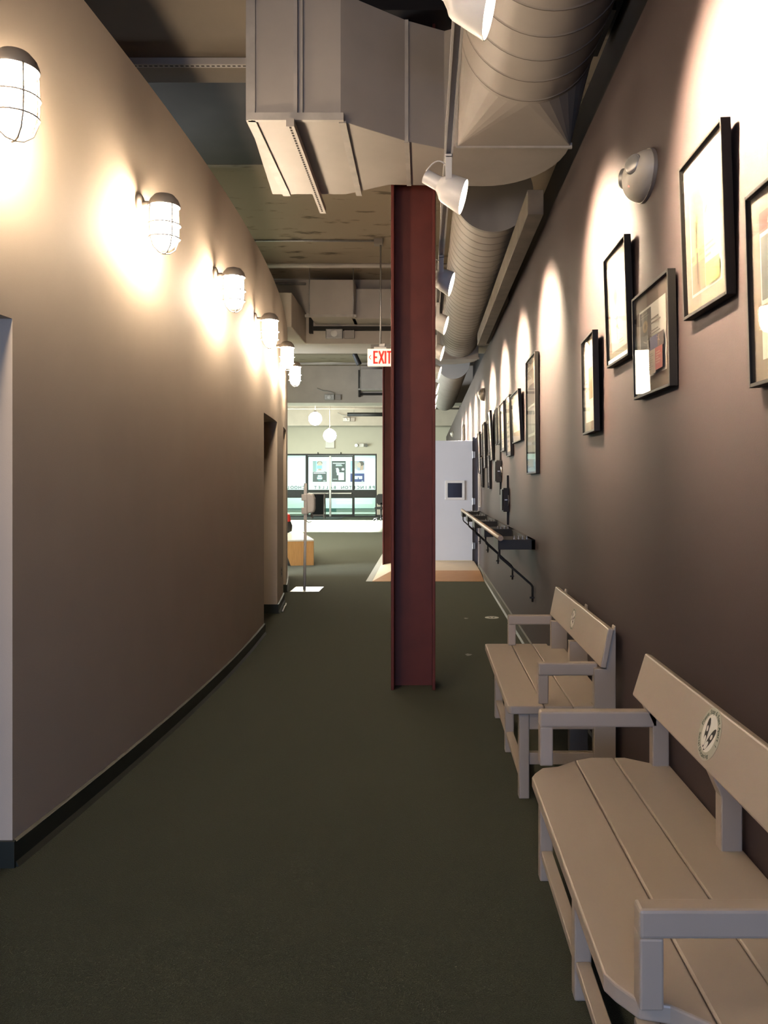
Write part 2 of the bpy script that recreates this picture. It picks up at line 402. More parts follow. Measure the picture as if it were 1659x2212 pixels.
def trunk(dy, left, label):
    ZB, ZT = 3.51, 4.24
    t = thing('duct_box', label, 'duct', (0, 5.2 + dy, ZB))
    curve = [(.43 + .46 * math.sin(a), 5.17 - .0 + .46 * math.cos(a)) for a in [R(x) for x in range(0, 91, 10)]]
    curve = [(.40 + .487 * math.sin(R(a)), 4.97 + .66 * math.cos(R(a))) for a in range(0, 91, 9)]
    if left:
        front = [(-1.0, 4.59), (-.48, 4.61), (-.112, 4.885), (.12, 5.0), (.20, 4.96)]
        back = [(-.25, 5.60), (-.56, 5.785), (-1.09, 5.785)]
    else:
        front = [(-.9, 5.0), (.12, 5.0), (.20, 4.96)]; back = [(-.9, 5.62)]
    poly = front + [(.887, 4.96)] + curve[::-1] + back
    poly = [(x, y + dy) for x, y in poly]
    obj('sheet_metal_box', MB().prism(poly, ZB, ZT), M_duct, t, .003)
    # square to round transition towards the camera
    m = MB(); n = 40; ya, yb = 4.96 + dy, 4.42 + dy
    cs = [(.20 + .687 * a, ya, ZB + (ZT - ZB) * b) for a, b in ((1, 1), (0, 1), (0, 0), (1, 0))]
    ring = [(DCX + DR * math.cos(2 * math.pi * k / n), yb, DCZ + DR * math.sin(2 * math.pi * k / n)) for k in range(n)]
    fs = []
    for q in range(4):
        for k in range(q * n // 4, (q + 1) * n // 4): fs.append((k, (k + 1) % n, n + q))
        fs.append((n + q, ((q + 1) * n // 4) % n, n + (q + 1) % 4))
    corners = []
    if left:
        m.add(ring + cs, fs)
        obj('transition', m, M_duct, t)
        m = MB().box(.19, .90, 4.952, 4.972, ZB - .012, ZB + .02)
        obj('seam', m, M_seam, t)
        for x0, x1 in ((-1.0, -.96),):
            obj('flange', MB().box(x0 - .012, x1, 4.578, 4.592, ZB - .01, ZT).box(x0 - .012, x1, 4.58, 5.79, ZB - .012, ZB + .001).box(-1.0, -.46, 4.572, 4.60, ZB - .012, ZB + .03), M_seam, t)
        obj('seam', MB().box(-.742, -.722, 4.576, 4.60, ZB, ZT).box(-.70, -.692, 4.58, 4.60, ZB, ZT), M_seam, t)
        obj('seam', MB().box(-.49, -.45, 4.612, 5.785, ZB - .012, ZB + .001), M_seam, t)
        obj('seam', MB().box(-.122, -.10, 4.878, 4.90, ZB - .004, ZT).box(-.125, -.095, 4.89, 5.6, ZB - .008, ZB + .001), M_seam, t)
    else:
        obj('seam', MB().box(.19, .90, 4.95 + dy, 4.972 + dy, ZB - .012, ZB + .02), M_seam, t)
    return t
trunk(0, True, 'large boxy sheet metal duct crossing overhead with rounded corner over wall')
trunk(8.47, False, 'smaller duct box with rounded corner above the wall tray, beyond red column')

# slotted struts
def strut(p0, p1, w, hgt, label, faces, pitch=.035):
    """p0-p1 axis aligned along x or y; faces: list of ('front'|'bottom', offset)"""
    t = thing('slotted_strut', label, 'strut', p0)
    ax = 0 if abs(p1[0] - p0[0]) > abs(p1[1] - p0[1]) else 1
    m = MB(); s = MB()
    if ax == 0: m.box(p0[0], p1[0], p0[1], p0[1] + w, p0[2], p0[2] + hgt)
    else: m.box(p0[0], p0[0] + w, p0[1], p1[1], p0[2], p0[2] + hgt)
    obj('channel', m, M_duct, t)
    L = p1[ax] - p0[ax]; n = int(L / pitch)
    for fc, off in faces:
        for i in range(n):
            c = p0[ax] + (i + .5) * pitch; h = pitch * .3
            if ax == 0 and fc == 'front': s.box(c - h, c + h, p0[1] - .001, p0[1] + .002, p0[2] + off - .008, p0[2] + off + .008)
            if ax == 0 and fc == 'bottom': s.box(c - h, c + h, p0[1] + off - .006, p0[1] + off + .006, p0[2] - .001, p0[2] + .002)
            if ax == 1: s.box(p0[0] + off - .006, p0[0] + off + .006, c - h, c + h, p0[2] - .001, p0[2] + .002)
    tag(obj('slot', s, M_slot, t), kind='stuff')
    return t
strut((-3.4, 5.42, 4.25), (-1.06, 5.42, 4.25), .045, .045, 'slotted strut under the concrete beam left of the duct box', [('bottom', .022)])
strut((-.78, 4.55, 3.452), (-.78, 6.02, 3.452), .045, .045, 'slotted strut running beneath the boxy duct and poking out behind it', [('b', .022)])
t = strut((-.212, 3.60, 3.655), (.17, 3.60, 3.655), .03, .10, 'slotted strut hanging above the nearest spotlight at the top edge', [('front', .028), ('front', .076)], .032)
obj('hanger_rod', MB().tube([(-.205, 3.605, 3.66), (-.205, 3.605, 3.76)], .006), M_zinc, t)

# steel bar along the top of the plum wall
tag(obj('steel_bar', MB().box(.725, .838, 5.72, 11.2, 3.345, 3.52), mat('bar_paint', (.17, .145, .115), .6, var=.3, scale=6), bevel=.004, origin=(.78, 8.4, 3.345)),
    'long square steel bar under the spiral duct along the plum wall top', 'steel bar')

# duct boxes on the cross beams with detectors
def beam_duct(yb, s, label, dlabel, right):
    t = thing('beam_duct', label, 'duct', (-1.4, yb - .4, 4.05))
    zb, zt = (4.055, 4.55)
    obj('duct_run', MB().box(-1.16, right, yb - .50, yb, zb + .0, zt - .02), M_duct, t, .004)
    obj('box_panel', MB().box(-1.80 * s, -1.10, yb - .80, yb - .02, zb, zt + .05), M_duct, t, .006)
    obj('flange', MB().box(-1.86 * s, -1.06, yb - .815, yb - .77, zb - .035, zb + .005), M_seam, t)
    for x in (-1.79 * s, -1.11): obj('hanger_rod', MB().tube([(x, yb - .81, zb - .03), (x, yb - .81, H)], .008, 6), M_zinc, t)
    obj('painted_shadow_gap', MB().box(-1.9 * s, -1.84 * s, yb - .10, yb, zb - .15, zt + .12).box(-1.9 * s, right, yb - .06, yb, zb - .10, zb - .035), M_slot, t)  # black boxes paint in the shadow beside and below the duct box
beam_duct(13.36, 1.0, 'duct box with crossbroken panel hung on the nearer cross beam', '', .2)
beam_duct(23.2, 1.0, 'duct box with crossbroken panel hung on the farther cross beam', '', .2)
def detector(yb, x, z, label):
    t = thing('duct_smoke_detector', label, 'smoke detector', (x, yb, z), 'smoke detectors on the cross beams')
    obj('housing', MB().box(x - .15, x + .13, yb - .07, yb, z - .08, z + .08), M_zinc, t, .012)
    obj('sensor_cover', MB().lathe([(.055, 0), (.055, .02), (.04, .03), (.001, .032)], 24, axis_matrix((x - .01, yb - .07, z), (0, -1, 0))), M_white, t)
    obj('junction_box', MB().box(x + .15, x + .32, yb - .06, yb, z - .075, z + .075), M_hood, t, .006)
    pts = [(x - .36 + .5 * s, yb - .04, z + .26 - .10 * math.sin(s * math.pi) * (1 - s) + (-.16 * s * s)) for s in [i / 12 for i in range(13)]]
    obj('conduit', MB().tube(pts, .012, 8), M_zinc, t)
detector(13.36, -1.48, 3.90, 'smoke detector with round cover below the nearer beam duct box')
detector(23.2, -2.72, 3.90, 'smoke detector with round cover on the second cross beam')
detector(32.4, -3.12, 3.98, 'smoke detector on the farthest beam above the glass doors')

# pipes
def pipe(name, pts, r, label, m=M_zinc): return tag(obj(name, MB().tube(pts, r, 10), m, origin=pts[0]), label, 'pipe')
pipe('sprinkler_pipe', [(-3.15, 11.6, 4.56), (1.3, 11.6, 4.56)], .035, 'painted sprinkler pipe crossing under the concrete ceiling before exit sign', M_duct)
pipe('conduit', [(-3.15, 11.15, 4.78), (-.66, 11.15, 4.78)], .014, 'thin conduit on the concrete ceiling running to the exit sign box')
pipe('sprinkler_pipe', [(-8, 21.4, 4.60), (1.3, 21.4, 4.60)], .035, 'painted sprinkler pipe between the two cross beams', M_duct)
pipe('sprinkler_pipe', [(-8, 30.2, 4.22), (1.3, 30.2, 4.22)], .035, 'thin pipe crossing high in the lobby before the glass doors', M_duct)
bp = pipe('black_pipe', [(-2.95, 30.8, 4.05), (-1.0, 30.8, 4.05)], .075, 'black insulated pipe hanging high in the lobby at right', M_black)
for x in (-2.7, -1.9, -1.2): obj('hanger_rod', MB().tube([(x, 30.8, 4.1), (x, 30.8, H)], .008, 6), M_zinc, bp)
pipe('pipe_drop', [(-3.15, 12.9, 4.62), (-1.9, 12.9, 4.62)], .02, 'slim pipe tight against the nearer cross beam')
t = thing('black_spotlight', 'small black spotlight hanging from ceiling left of the exit sign', 'spotlight', (-1.37, 16, 3.9))
obj('stem', MB().tube([(-1.37, 16, 3.97), (-1.37, 16, H)], .008), M_black, t)
obj('can', MB().lathe([(.03, -.12), (.05, -.1), (.055, .12), (.05, .13)], 16, axis_matrix((-1.35, 16, 3.90), (.4, 0, -.9))), M_black, t)

# ------------------------------------------------------------------ exit sign
t = thing('exit_sign', 'lit exit sign with red letters hanging left of the red column', 'exit sign', (-.58, 11.15, 3.06))
obj('ceiling_box', MB().box(-.70, -.58, 11.09, 11.21, 4.72, H), M_hood, t, .004)
obj('stem', MB().tube([(-.61, 11.15, 3.30), (-.61, 11.15, 4.75)], .012), M_zinc, t)
obj('canopy', MB().box(-.70, -.53, 11.10, 11.20, 3.29, 3.315).box(-.63, -.55, 11.12, 11.18, 3.315, 3.36), M_white, t, .004)
bdy = obj('sign_body', MB().box(-.79, -.43, 11.115, 11.185, 3.055, 3.29), M_exit, t, .006)
Mx = Matrix.Translation((-.61, 11.112, 3.172)) @ Matrix.Rotation(R(90), 4, 'X')
def bold_exit(Mt):
    m = MB()
    def bar(x0, y0, x1, y1, w=.026):
        d = Vector((x1 - x0, y1 - y0, 0)); n = Vector((-d.y, d.x, 0)).normalized() * w / 2
        m.quad([(x0 + n.x, y0 + n.y, 0), (x0 - n.x, y0 - n.y, 0), (x1 - n.x, y1 - n.y, 0), (x1 + n.x, y1 + n.y, 0)][::-1], 0, Mt)
    a, b = -.088, .088
    bar(-.087, a, -.087, b); bar(-.10, b - .012, -.035, b - .012); bar(-.10, 0, -.045, 0); bar(-.10, a + .012, -.035, a + .012)
    bar(-.02, a, .045, b); bar(-.02, b, .045, a); bar(.068, a, .068, b); bar(.12, a, .12, b); bar(.088, b - .012, .152, b - .012)
    bar(-.158, 0, -.13, .03, .010); bar(-.158, 0, -.13, -.03, .010)
    return m
obj('lettering', bold_exit(Mx), M_exitred, bdy)

# ------------------------------------------------------------------ light track and heads
TX, TZ = .122, 3.15
t = thing('light_track', 'long white ceiling light track carrying the spotlights beside the ducts', 'light track', (TX, 10, TZ))
obj('rail', MB().box(TX - .022, TX + .022, -1.6, 31, TZ + .012, TZ + .026).box(TX - .022, TX - .012, -1.6, 31, TZ, TZ + .013).box(TX + .012, TX + .022, -1.6, 31, TZ, TZ + .013), M_white, t)
for y in (1.6, 6.3, 9.2, 12.5, 16.0, 19.0, 22.5): obj('hanger_rod', MB().tube([(TX, y, TZ + .02), (TX, y, H if not 4 < y < 6 else TZ + .1)], .005, 6), M_zinc, t)
HEADS = [(y, y - .10, 2.52) for y in (.95, -.75, 2.52, 4.23, 6.09, 7.68, 9.34, 11.0, 12.85, 14.55, 16.3, 18.0, 19.7)]  # the first two heads are out of view, added to brighten the foreground
HLAB = ['added fill spotlight overhead beside the camera, out of view', 'added fill spotlight behind the camera, out of view', 'nearest white track spotlight, cut by the top edge of the photo', 'second white track spotlight, in front of the red column top', 'third white track spotlight, right of the red column below the duct',
        'fourth white track spotlight, lit beside the red column'] + ['%s white track spotlight down the track behind the red column' % w for w in ('fifth', 'sixth', 'seventh', 'eighth', 'ninth', 'tenth', 'eleventh')]
head0 = None
for i, (y, ty, tz) in enumerate(HEADS):
    pv = Vector((TX, y, TZ - (.185 if i == 2 else .165))); d = (Vector((XW, ty, tz)) - pv).normalized()
    M = axis_matrix(pv, d) @ Matrix.Scale(.87, 4)
    t = thing('track_spotlight', HLAB[i], 'spotlight', tuple(pv), 'white track spotlights along the ducts')
    obj('adapter', MB().box(TX - .018, TX + .018, y - .05, y + .05, TZ - .03, TZ - .001), M_white, t, .003)
    obj('stem', MB().box(TX - .017, TX + .017, y - .070, y - .063, pv.z - .02, TZ - .02).box(TX - .017, TX + .017, y - .070, y - .02, TZ - .028, TZ - .02), M_white, t, .002)
    obj('transformer_can', MB().lathe([(.03, -.165), (.042, -.16), (.044, -.07), (.046, -.06)], 24, M), M_white, t)
    sh = MB().lathe([(.046, -.062), (.066, -.035), (.082, -.02), (.088, -.005), (.102, .105), (.098, .105), (.085, .0), (.06, -.02)], 36, None, caps=False)
    lf = MB().lathe([(.001, .092), (.093, .092), (.093, .086)], 32, None, caps=False, smooth=False)
    for q in (sh, lf): q.v = [tuple(M @ Vector((x, yy, z - .27 * yy * max(0, z) / .105))) for x, yy, z in q.v]   # the mouth is cut at a slant
    obj('shade', sh, M_white, t); obj('lamp_face', lf, M_lamp, t)
    c0 = pv + d * -.135
    obj('cable', MB().tube([tuple(c0 + Vector((.0, 0, .03)) + Vector((.05 * s, 0, .045 * math.sin(s * math.pi) + .025 * s)) * .9 + Vector((.07 * s, 0, 0))) for s in [k / 8 for k in range(9)]], .004, 6), M_white, t)
    L = bpy.data.lights.new('spot_lamp', 'SPOT'); L.energy = 1300; L.color = (1, .78, .54); L.spot_size = R(90); L.spot_blend = 1.0; L.shadow_soft_size = .04
    lo = bpy.data.objects.new('spot_lamp', L); COL.objects.link(lo)
    lo.parent = t; lo.location = d * .115; lo.rotation_euler = d.to_track_quat('-Z', 'Y').to_euler()

# ------------------------------------------------------------------ wall sconces
SY = [1.42, -.05, 2.85, 4.25, 5.70, 7.22, 8.66, 10.10]; SZ = 2.79  # the first two sconces are unseen, added as fill for the near hall
SLAB = ['added fill sconce beside the camera, out of view', 'added fill sconce behind the camera, out of view', 'nearest lit wall sconce, cut by the left photo edge'] + ['%s lit caged wall sconce from the left along the curved taupe wall' % w for w in ('second', 'third', 'fourth', 'fifth')] + ['farthest lit caged wall sconce, lowest in the photo on the curved wall']
for i, y in enumerate(SY):
    n = NL(y); base = Vector((XL(y), y, SZ))
    t = thing('wall_sconce', SLAB[i], 'wall lamp', tuple(base), 'lit sconces on the curved taupe wall')
    c = base + n * .135
    Mb = axis_matrix(base + Vector((0, 0, .12)), n)
    obj('wall_plate', MB().lathe([(.055, 0), (.055, .012), (.045, .02), (.001, .022)], 24, Mb), M_hood, t)
    obj('arm', MB().tube([base + Vector((0, 0, .12)) + n * s for s in (.01, .06, .10, .125)], .018, 10), M_hood, t)
    Mc = Matrix.Translation(c)
    obj('hood', MB().lathe([(.02, .175), (.05, .165), (.072, .14), (.082, .112), (.080, .105), (.06, .112)], 28, Mc, caps=False), M_hood, t)
    obj('glass_jar', MB().lathe([(.001, -.118), (.035, -.112), (.058, -.09), (.068, -.05), (.071, .02), (.068, .105), (.05, .112)], 28, Mc), M_jar, t)
    m = MB()
    for k in range(4):
        a = R(45 + 90 * k); e = Vector((math.cos(a), math.sin(a), 0))
        m.tube([c + e * r + Vector((0, 0, h)) for r, h in ((.08, .11), (.083, .0), (.080, -.06), (.062, -.11), (.03, -.135), (.0, -.14))], .0035, 6)
    for r, h in ((.083, .01), (.080, -.06)):
        m.tube([c + Vector((r * math.cos(R(a)), r * math.sin(R(a)), h)) for a in range(0, 360, 15)], .0035, 6, closed=True)
    obj('cage', m, M_hood, t)

# lobby lights
for i, (x, y, z) in enumerate(((-3.82, 28.2, 3.68), (-3.36, 28.6, 3.12))):
    t = thing('globe_light', ('higher' if i == 0 else 'lower') + ' glowing globe light far off in the lobby', 'lamp', (x, y, z), 'globe lights in the lobby')
    obj('globe', MB().lathe([(.23 * math.sin(R(a)) + .001, -.23 * math.cos(R(a))) for a in range(0, 181, 15)], 20, Matrix.Translation((x, y, z)), caps=False), M_globe, t)
    obj('stem', MB().tube([(x, y, z + .22), (x, y, H)], .012), M_hood, t)
    obj('collar', MB().lathe([(.06, .215), (.07, .24), (.03, .28)], 16, Matrix.Translation((x, y, z))), M_hood, t)

# ------------------------------------------------------------------ emergency lights on the plum wall
def emergency(y, z, label):
    M = axis_matrix((XW, y, z), (-1, 0, 0))
    t = thing('emergency_light', label, 'emergency light', (XW, y, z), 'emergency lights')
    obj('back_plate', MB().lathe([(1, 0), (1, .014)], 36, M @ Matrix.Diagonal((.15, .098, 1, 1))), M_hood, t)
    obj('housing', MB().dome(.145, .094, .085, M @ Matrix.Translation((0, 0, .012)), seg=36, rings=12), M_ivory, t)
    for s in (-1, 1):
        L = axis_matrix((XW - .075, y + s * .075, z + .020), (-.80, s * .55, .15))
        obj('lamp_lens', MB().lathe([(.040, -.01), (.040, .006), (.037, .010)], 28, L).dome(.036, .036, .012, L @ Matrix.Translation((0, 0, .008))), [M_zinc], t)
    obj('indicator', MB().dome(.004, .004, .004, axis_matrix((XW - .082, y - .03, z - .05), (-.8, 0, -.5)), seg=8, rings=3), M_led, t)
emergency(3.28, 2.69, 'nearest white domed emergency light on the plum wall above framed posters')
emergency(12.3, 2.79, 'second white domed emergency light further down the plum wall')
emergency(25.5, 2.98, 'farthest white emergency light above the open white door')

# ------------------------------------------------------------------ framed posters
Wc = (.80, .77, .68)
def print_mesh(w, h, design, k_ink=1.0):
    m = MB(); mats = []
    for k, it in enumerate(design):
        kind, c = it[0], flat(tuple(x * k_ink * (1 if it[1] is Wc or k_ink > .6 else .6) for x in it[1]))
        if c not in mats: mats.append(c)
        mi = mats.index(c); z = .0004 * (k + 1)
        if kind == 'r':
            u0, u1, v0, v1 = it[2:6]; m.quad([(u0 * w, v0 * h, z), (u1 * w, v0 * h, z), (u1 * w, v1 * h, z), (u0 * w, v1 * h, z)], mi)
        elif kind == 'p': m.quad([(u * w, v * h, z) for u, v in it[2]], mi)
        elif kind == 'e': m.ell(it[2] * w, it[3] * h, it[4] * w, it[5] * h, z, mi, rot=it[6] if len(it) > 6 else 0)
        elif kind == 't': m.text(it[2], it[5] * h, Matrix.Translation((it[3] * w, it[4] * h, z)), mi, .002)
    return m, mats
def dancer(c, u, v, s, flip=1):     # a small dancer silhouette
    q = lambda a, b: (u + flip * a * s, v + b * s)
    return [('e', c, u, v + .40 * s, .045 * s, .04 * s), ('p', c, [q(-.06, .1), q(.06, .1), q(.07, .33), q(-.07, .33)]), ('p', c, [q(-.2, .02), q(.2, .02), q(.06, .14), q(-.06, .14)]),
            ('p', c, [q(-.05, -.42), q(0, -.42), q(.04, .05), q(-.05, .05)]), ('p', c, [q(.02, .02), q(.34, -.12), q(.35, -.08), q(.06, .08)]),
            ('p', c, [q(.05, .28), q(.3, .44), q(.31, .41), q(.07, .24)]), ('p', c, [q(-.05, .28), q(-.3, .36), q(-.3, .33), q(-.06, .24)])]
def lines(c, u0, u1, v0, v1, n):
    out = []
    for k in range(n):
        v = v1 - (v1 - v0) * (k + .5) / n; r = (.75 + .25 * math.sin(k * 2.3)); out.append(('r', c, u0, u0 + (u1 - u0) * r, v - (v1 - v0) / n * .22, v + (v1 - v0) / n * .22))
    return out
def art(w, h, pad=.0):   # white base sheet
    return [('r', Wc, -.5, .5, -.5, .5)]
brown, grey, dk, yel, red, blue, tan = (.20, .15, .10), (.30, .30, .29), (.05, .045, .04), (.80, .72, .22), (.55, .07, .05), (.06, .06, .22), (.55, .40, .24)
D1 = art(0, 0) + [('r', (.30, .022, .014), -.5, .5, .36, .5), ('t', (.9, .8, .7), 'AMER', -.17, .43, .075), ('r', (.22, .24, .25), -.47, .5, -.10, .33), ('e', (.5, .45, .4), .1, .12, .1, .14), ('r', (.55, .42, .33), -.5, .5, -.26, -.13)] + lines(grey, -.3, .4, -.46, -.3, 4)
D2 = art(0, 0) + [('r', (.62, .58, .26), -.47, -.02, -.24, .40), ('r', (.42, .31, .2), -.47, -.02, -.48, -.24), ('r', (.30, .24, .12), -.47, -.36, -.21, -.165), ('r', (.30, .24, .12), -.2, -.02, -.20, -.14), ('p', (.12, .1, .08), [(-.27, -.42), (-.24, -.42), (-.23, -.16), (-.28, -.16)]),
      ('p', (.2, .16, .1), [(-.29, -.12), (-.25, -.12), (-.24, .1), (-.3, .1)]), ('r', (.60, .54, .44), .02, .47, .07, .27), ('p', (.18, .15, .12), [(.05, .10), (.09, .10), (.26, .26), (.24, .26)]), ('r', yel, .02, .47, -.48, -.30)] + lines((.6, .55, .4), .05, .4, -.27, -.14, 3)
D3 = art(0, 0) + [('r', (.115, .095, .07), -.48, -.03, -.47, .47), ('e', (.55, .36, .13), -.26, .24, .10, .085), ('p', (.2, .13, .05), [(-.26, .19), (-.21, .24), (-.26, .29), (-.31, .24)])] + lines((.35, .3, .24), -.42, -.08, .36, .44, 2) + \
     dancer((.55, .46, .34), -.14, -.16, .55) + dancer((.42, .35, .26), -.36, -.26, .42, -1) + lines(brown, .02, .42, .18, .29, 2) + lines(brown, .02, .40, .04, .12, 2) + \
     [('r', blue, 0, .5, -.17, .02), ('p', (.12, .07, .06), [(.28, -.17), (.5, -.17), (.5, .02), (.28, .02)])] + dancer((.62, .36, .26), .33, -.08, .17) + \
     [('r', (.62, .53, .40), 0, .22, -.5, -.17), ('r', red, .22, .48, -.47, -.17)] + lines((.7, .35, .25), .26, .44, -.40, -.22, 5) + lines((.35, .28, .2), .03, .19, -.45, -.21, 8)
D4 = art(0, 0) + [('e', (.58, .52, .38), -.12, .12, .12, .11), ('p', (.4, .34, .2), [(-.12, .02), (.0, .12), (-.12, .22), (-.24, .12)])] + dancer((.5, .42, .28), -.05, -.25, .34) + [('r', (.45, .2, .15), -.5, -.40, -.5, -.38)] + lines((.6, .54, .4), .1, .4, -.46, -.4, 2)
D5 = art(0, 0) + [('r', (.62, .48, .26), -.08, .38, -.20, .22), ('r', (.50, .36, .18), -.08, .38, -.2, .04), ('r', (.72, .6, .4), .08, .36, .06, .18)] + dancer((.45, .36, .22), .15, -.2, .2) + lines((.6, .54, .4), -.4, -.15, -.1, .1, 4)
D6 = [('r', (.36, .30, .22), -.5, .5, -.5, .5), ('r', (.62, .50, .33), -.5, .5, .28, .5), ('r', (.17, .12, .095), -.5, .42, .10, .30), ('r', (.42, .42, .42), -.42, .45, -.18, .08), ('e', (.75, .72, .66), .1, -.06, .22, .10), ('r', (.36, .25, .24), -.5, .05, -.44, -.21), ('r', (.10, .06, .05), .05, .5, -.42, -.21)] + dancer((.62, .34, .25), .22, -.31, .2) + [('r', Wc, -.42, .45, .08, .10), ('r', Wc, -.42, .45, -.205, -.18), ('r', Wc, .45, .5, -.46, .5)]
def Dgen(seed):
    rr = random.Random(seed); c = [(.62, .52, .38), (.42, .36, .30), (.26, .22, .18), (.70, .64, .52), (.5, .3, .2)]
    d = [('r', (.70, .60, .45), -.5, .5, -.5, .5)]
    a = rr.uniform(-.1, .2); d += [('r', rr.choice(c), -.44, .44, a, .42)] + dancer(rr.choice([dk, Wc]), rr.uniform(-.15, .15), a + .13, .3, rr.choice([-1, 1]))
    d += lines((.3, .25, .2), -.38, .36, -.44, a - .06, 6); return d
# (y centre, z centre, width, height, mat margin, design, tilt, label)
FR = [(1.97, 1.959, .40, .51, .055, D1, 1.6, 'black framed poster with red title block, rightmost, cut by the photo edge'),
      (2.525, 2.249, .39, .51, .05, D2, 2.0, 'black framed poster with yellow panels, large and highest at right'),
      (3.12, 2.003, .50, .417, .06, D3, 1.2, 'black framed poster with blue photo and red text block beside it'),
      (3.665, 2.256, .41, .518, .05, D4, 2.0, 'black framed white poster with a small dancer, hung under the emergency light'),
      (4.27, 1.968, .38, .511, .05, D5, 1.1, 'black framed white poster with small tan picture, leftmost of the near group'),
      (6.63, 2.003, .58, .957, .05, D6, 0.6, 'tall black framed poster of stacked dance photos, alone on the wall'),
      (7.71, 2.075, .70, .472, .09, Dgen(1), 3.0, 'first wide framed poster left of the tall poster, lit at top'),
      (8.425, 2.037, .45, .62, .04, Dgen(2), 1.6, 'second framed poster left of the tall poster, longest of the row'),
      (9.08, 2.078, .41, .547, .03, Dgen(3), 1.2, 'third framed poster left of the tall poster'),
      (9.525, 2.128, .25, .441, .03, Dgen(4), 1.2, 'fourth framed poster left of the tall poster, narrow'),
      (9.905, 2.137, .23, .441, .03, Dgen(5), 1.2, 'fifth framed poster left of the tall poster, narrow, above the black box'),
      (10.635, 2.069, .37, .641, .03, Dgen(6), 3.2, 'long framed poster leaning out, just left of the upper black box'),
      (11.035, 2.084, .31, .451, .03, Dgen(7), 1.2, 'small framed poster directly above another pale one, left of the long leaning poster'),
      (11.065, 1.595, .31, .453, .03, Dgen(8), 1.2, 'small pale framed poster hung low, near the black wall box'),
      (11.875, 1.997, .42, .66, .03, Dgen(9), 1.6, 'grey framed poster hanging third from the open white door'),
      (12.40, 2.044, .25, .34, .02, Dgen(10), 1.2, 'small framed poster above a low one, second from the open white door'),
      (12.40, 1.61, .27, .457, .03, Dgen(11), 1.2, 'small framed poster hung low, second from the open white door'),
      (12.98, 1.93, .46, .655, .03, Dgen(12), 1.6, 'framed poster nearest the open white door, upper one'),
      (13.0, 1.325, .32, .522, .02, Dgen(13), 0.6, 'white framed notice nearest the open white door, below the posters'),
      (18.4, 2.55, .45, .42, .03, Dgen(14), 1.2, 'black framed poster far beyond the open white door')]
for kf, (yc, zc, w, h, mg, des, tilt, lab) in enumerate(FR):
    yaw = -2.2 if kf == 4 else 0; ink = {0: .34, 1: .26, 3: .32}.get(kf, .46 if kf < 6 else .8)
    fw = .011 if h > .4 else .009; dep = .03
    M = Matrix.Translation((XW - .003 - abs(yaw) * .0035, yc, zc - h / 2)) @ Matrix(((0, 0, -1, 0), (-1, 0, 0, 0), (0, 1, 0, 0), (0, 0, 0, 1))) @ Matrix.Rotation(R(yaw), 4, 'Y') @ Matrix.Rotation(R(tilt), 4, 'X')
    t = thing('framed_poster', lab, 'picture', (0, 0, 0), 'framed posters on the plum wall', world=False); t.matrix_world = M
    C = Matrix.Translation((0, h / 2, 0))
    fm = MB()
    for a in ((-w / 2, -w / 2 + fw, -h / 2, h / 2), (w / 2 - fw, w / 2, -h / 2, h / 2), (-w / 2 + fw, w / 2 - fw, -h / 2, -h / 2 + fw), (-w / 2 + fw, w / 2 - fw, h / 2 - fw, h / 2)):
        fm.box(a[0], a[1], a[2], a[3], 0, dep, 0, C)
    obj('frame', fm, M_frame if 'white framed' not in lab else M_white, t, .0015)
    obj('mat_board', MB().box(-w / 2 + fw, w / 2 - fw, -h / 2 + fw, h / 2 - fw, .004, .016, 0, C), M_mat, t)
    pm, pmats = print_mesh(w - 2 * (fw + mg), h - 2 * (fw + mg), des, ink)
    pm.v = [(x, y + h / 2, z + .0165) for x, y, z in pm.v]
    obj('print', pm, pmats, t)
    obj('glass', MB().box(-w / 2 + fw, w / 2 - fw, -h / 2 + fw, h / 2 - fw, .0245, .0262, 0, C), M_glass, t)

# ------------------------------------------------------------------ black wall boxes with conduit
def wall_box(y, z0, z1, ca, cb, label):
    t = thing('wall_box', label, 'wall box', (XW, y, z0), 'black wall boxes with conduit')
    obj('cabinet', MB().box(XW - .065, XW, y - .01, y + .20, z0, z1), M_black, t, .006)
    obj('cover', MB().box(XW - .078, XW - .064, y + .005, y + .185, z0 + .015, z1 - .015), M_black, t, .004)
    obj('handle', MB().box(XW - .05, XW - .022, y - .022, y - .009, (z0 + z1) / 2 - .004, (z0 + z1) / 2 + .006).tube([(XW - .012, y - .02, (z0 + z1) / 2 - .06), (XW - .008, y - .04, (z0 + z1) / 2), (XW - .012, y - .02, (z0 + z1) / 2 + .05)], .006), M_steel, t)
    obj('conduit', MB().box(XW - .022, XW, y + .04, y + .065, z1, cb).box(XW - .022, XW, y + .04, y + .065, ca, z0), M_frame, t)
wall_box(9.49, 1.455, 1.716, 1.31, 1.95, 'upper black wall box with conduit under the framed posters')
wall_box(8.65, 1.14, 1.395, 1.00, 1.53, 'lower black wall box with conduit above the wall tray')

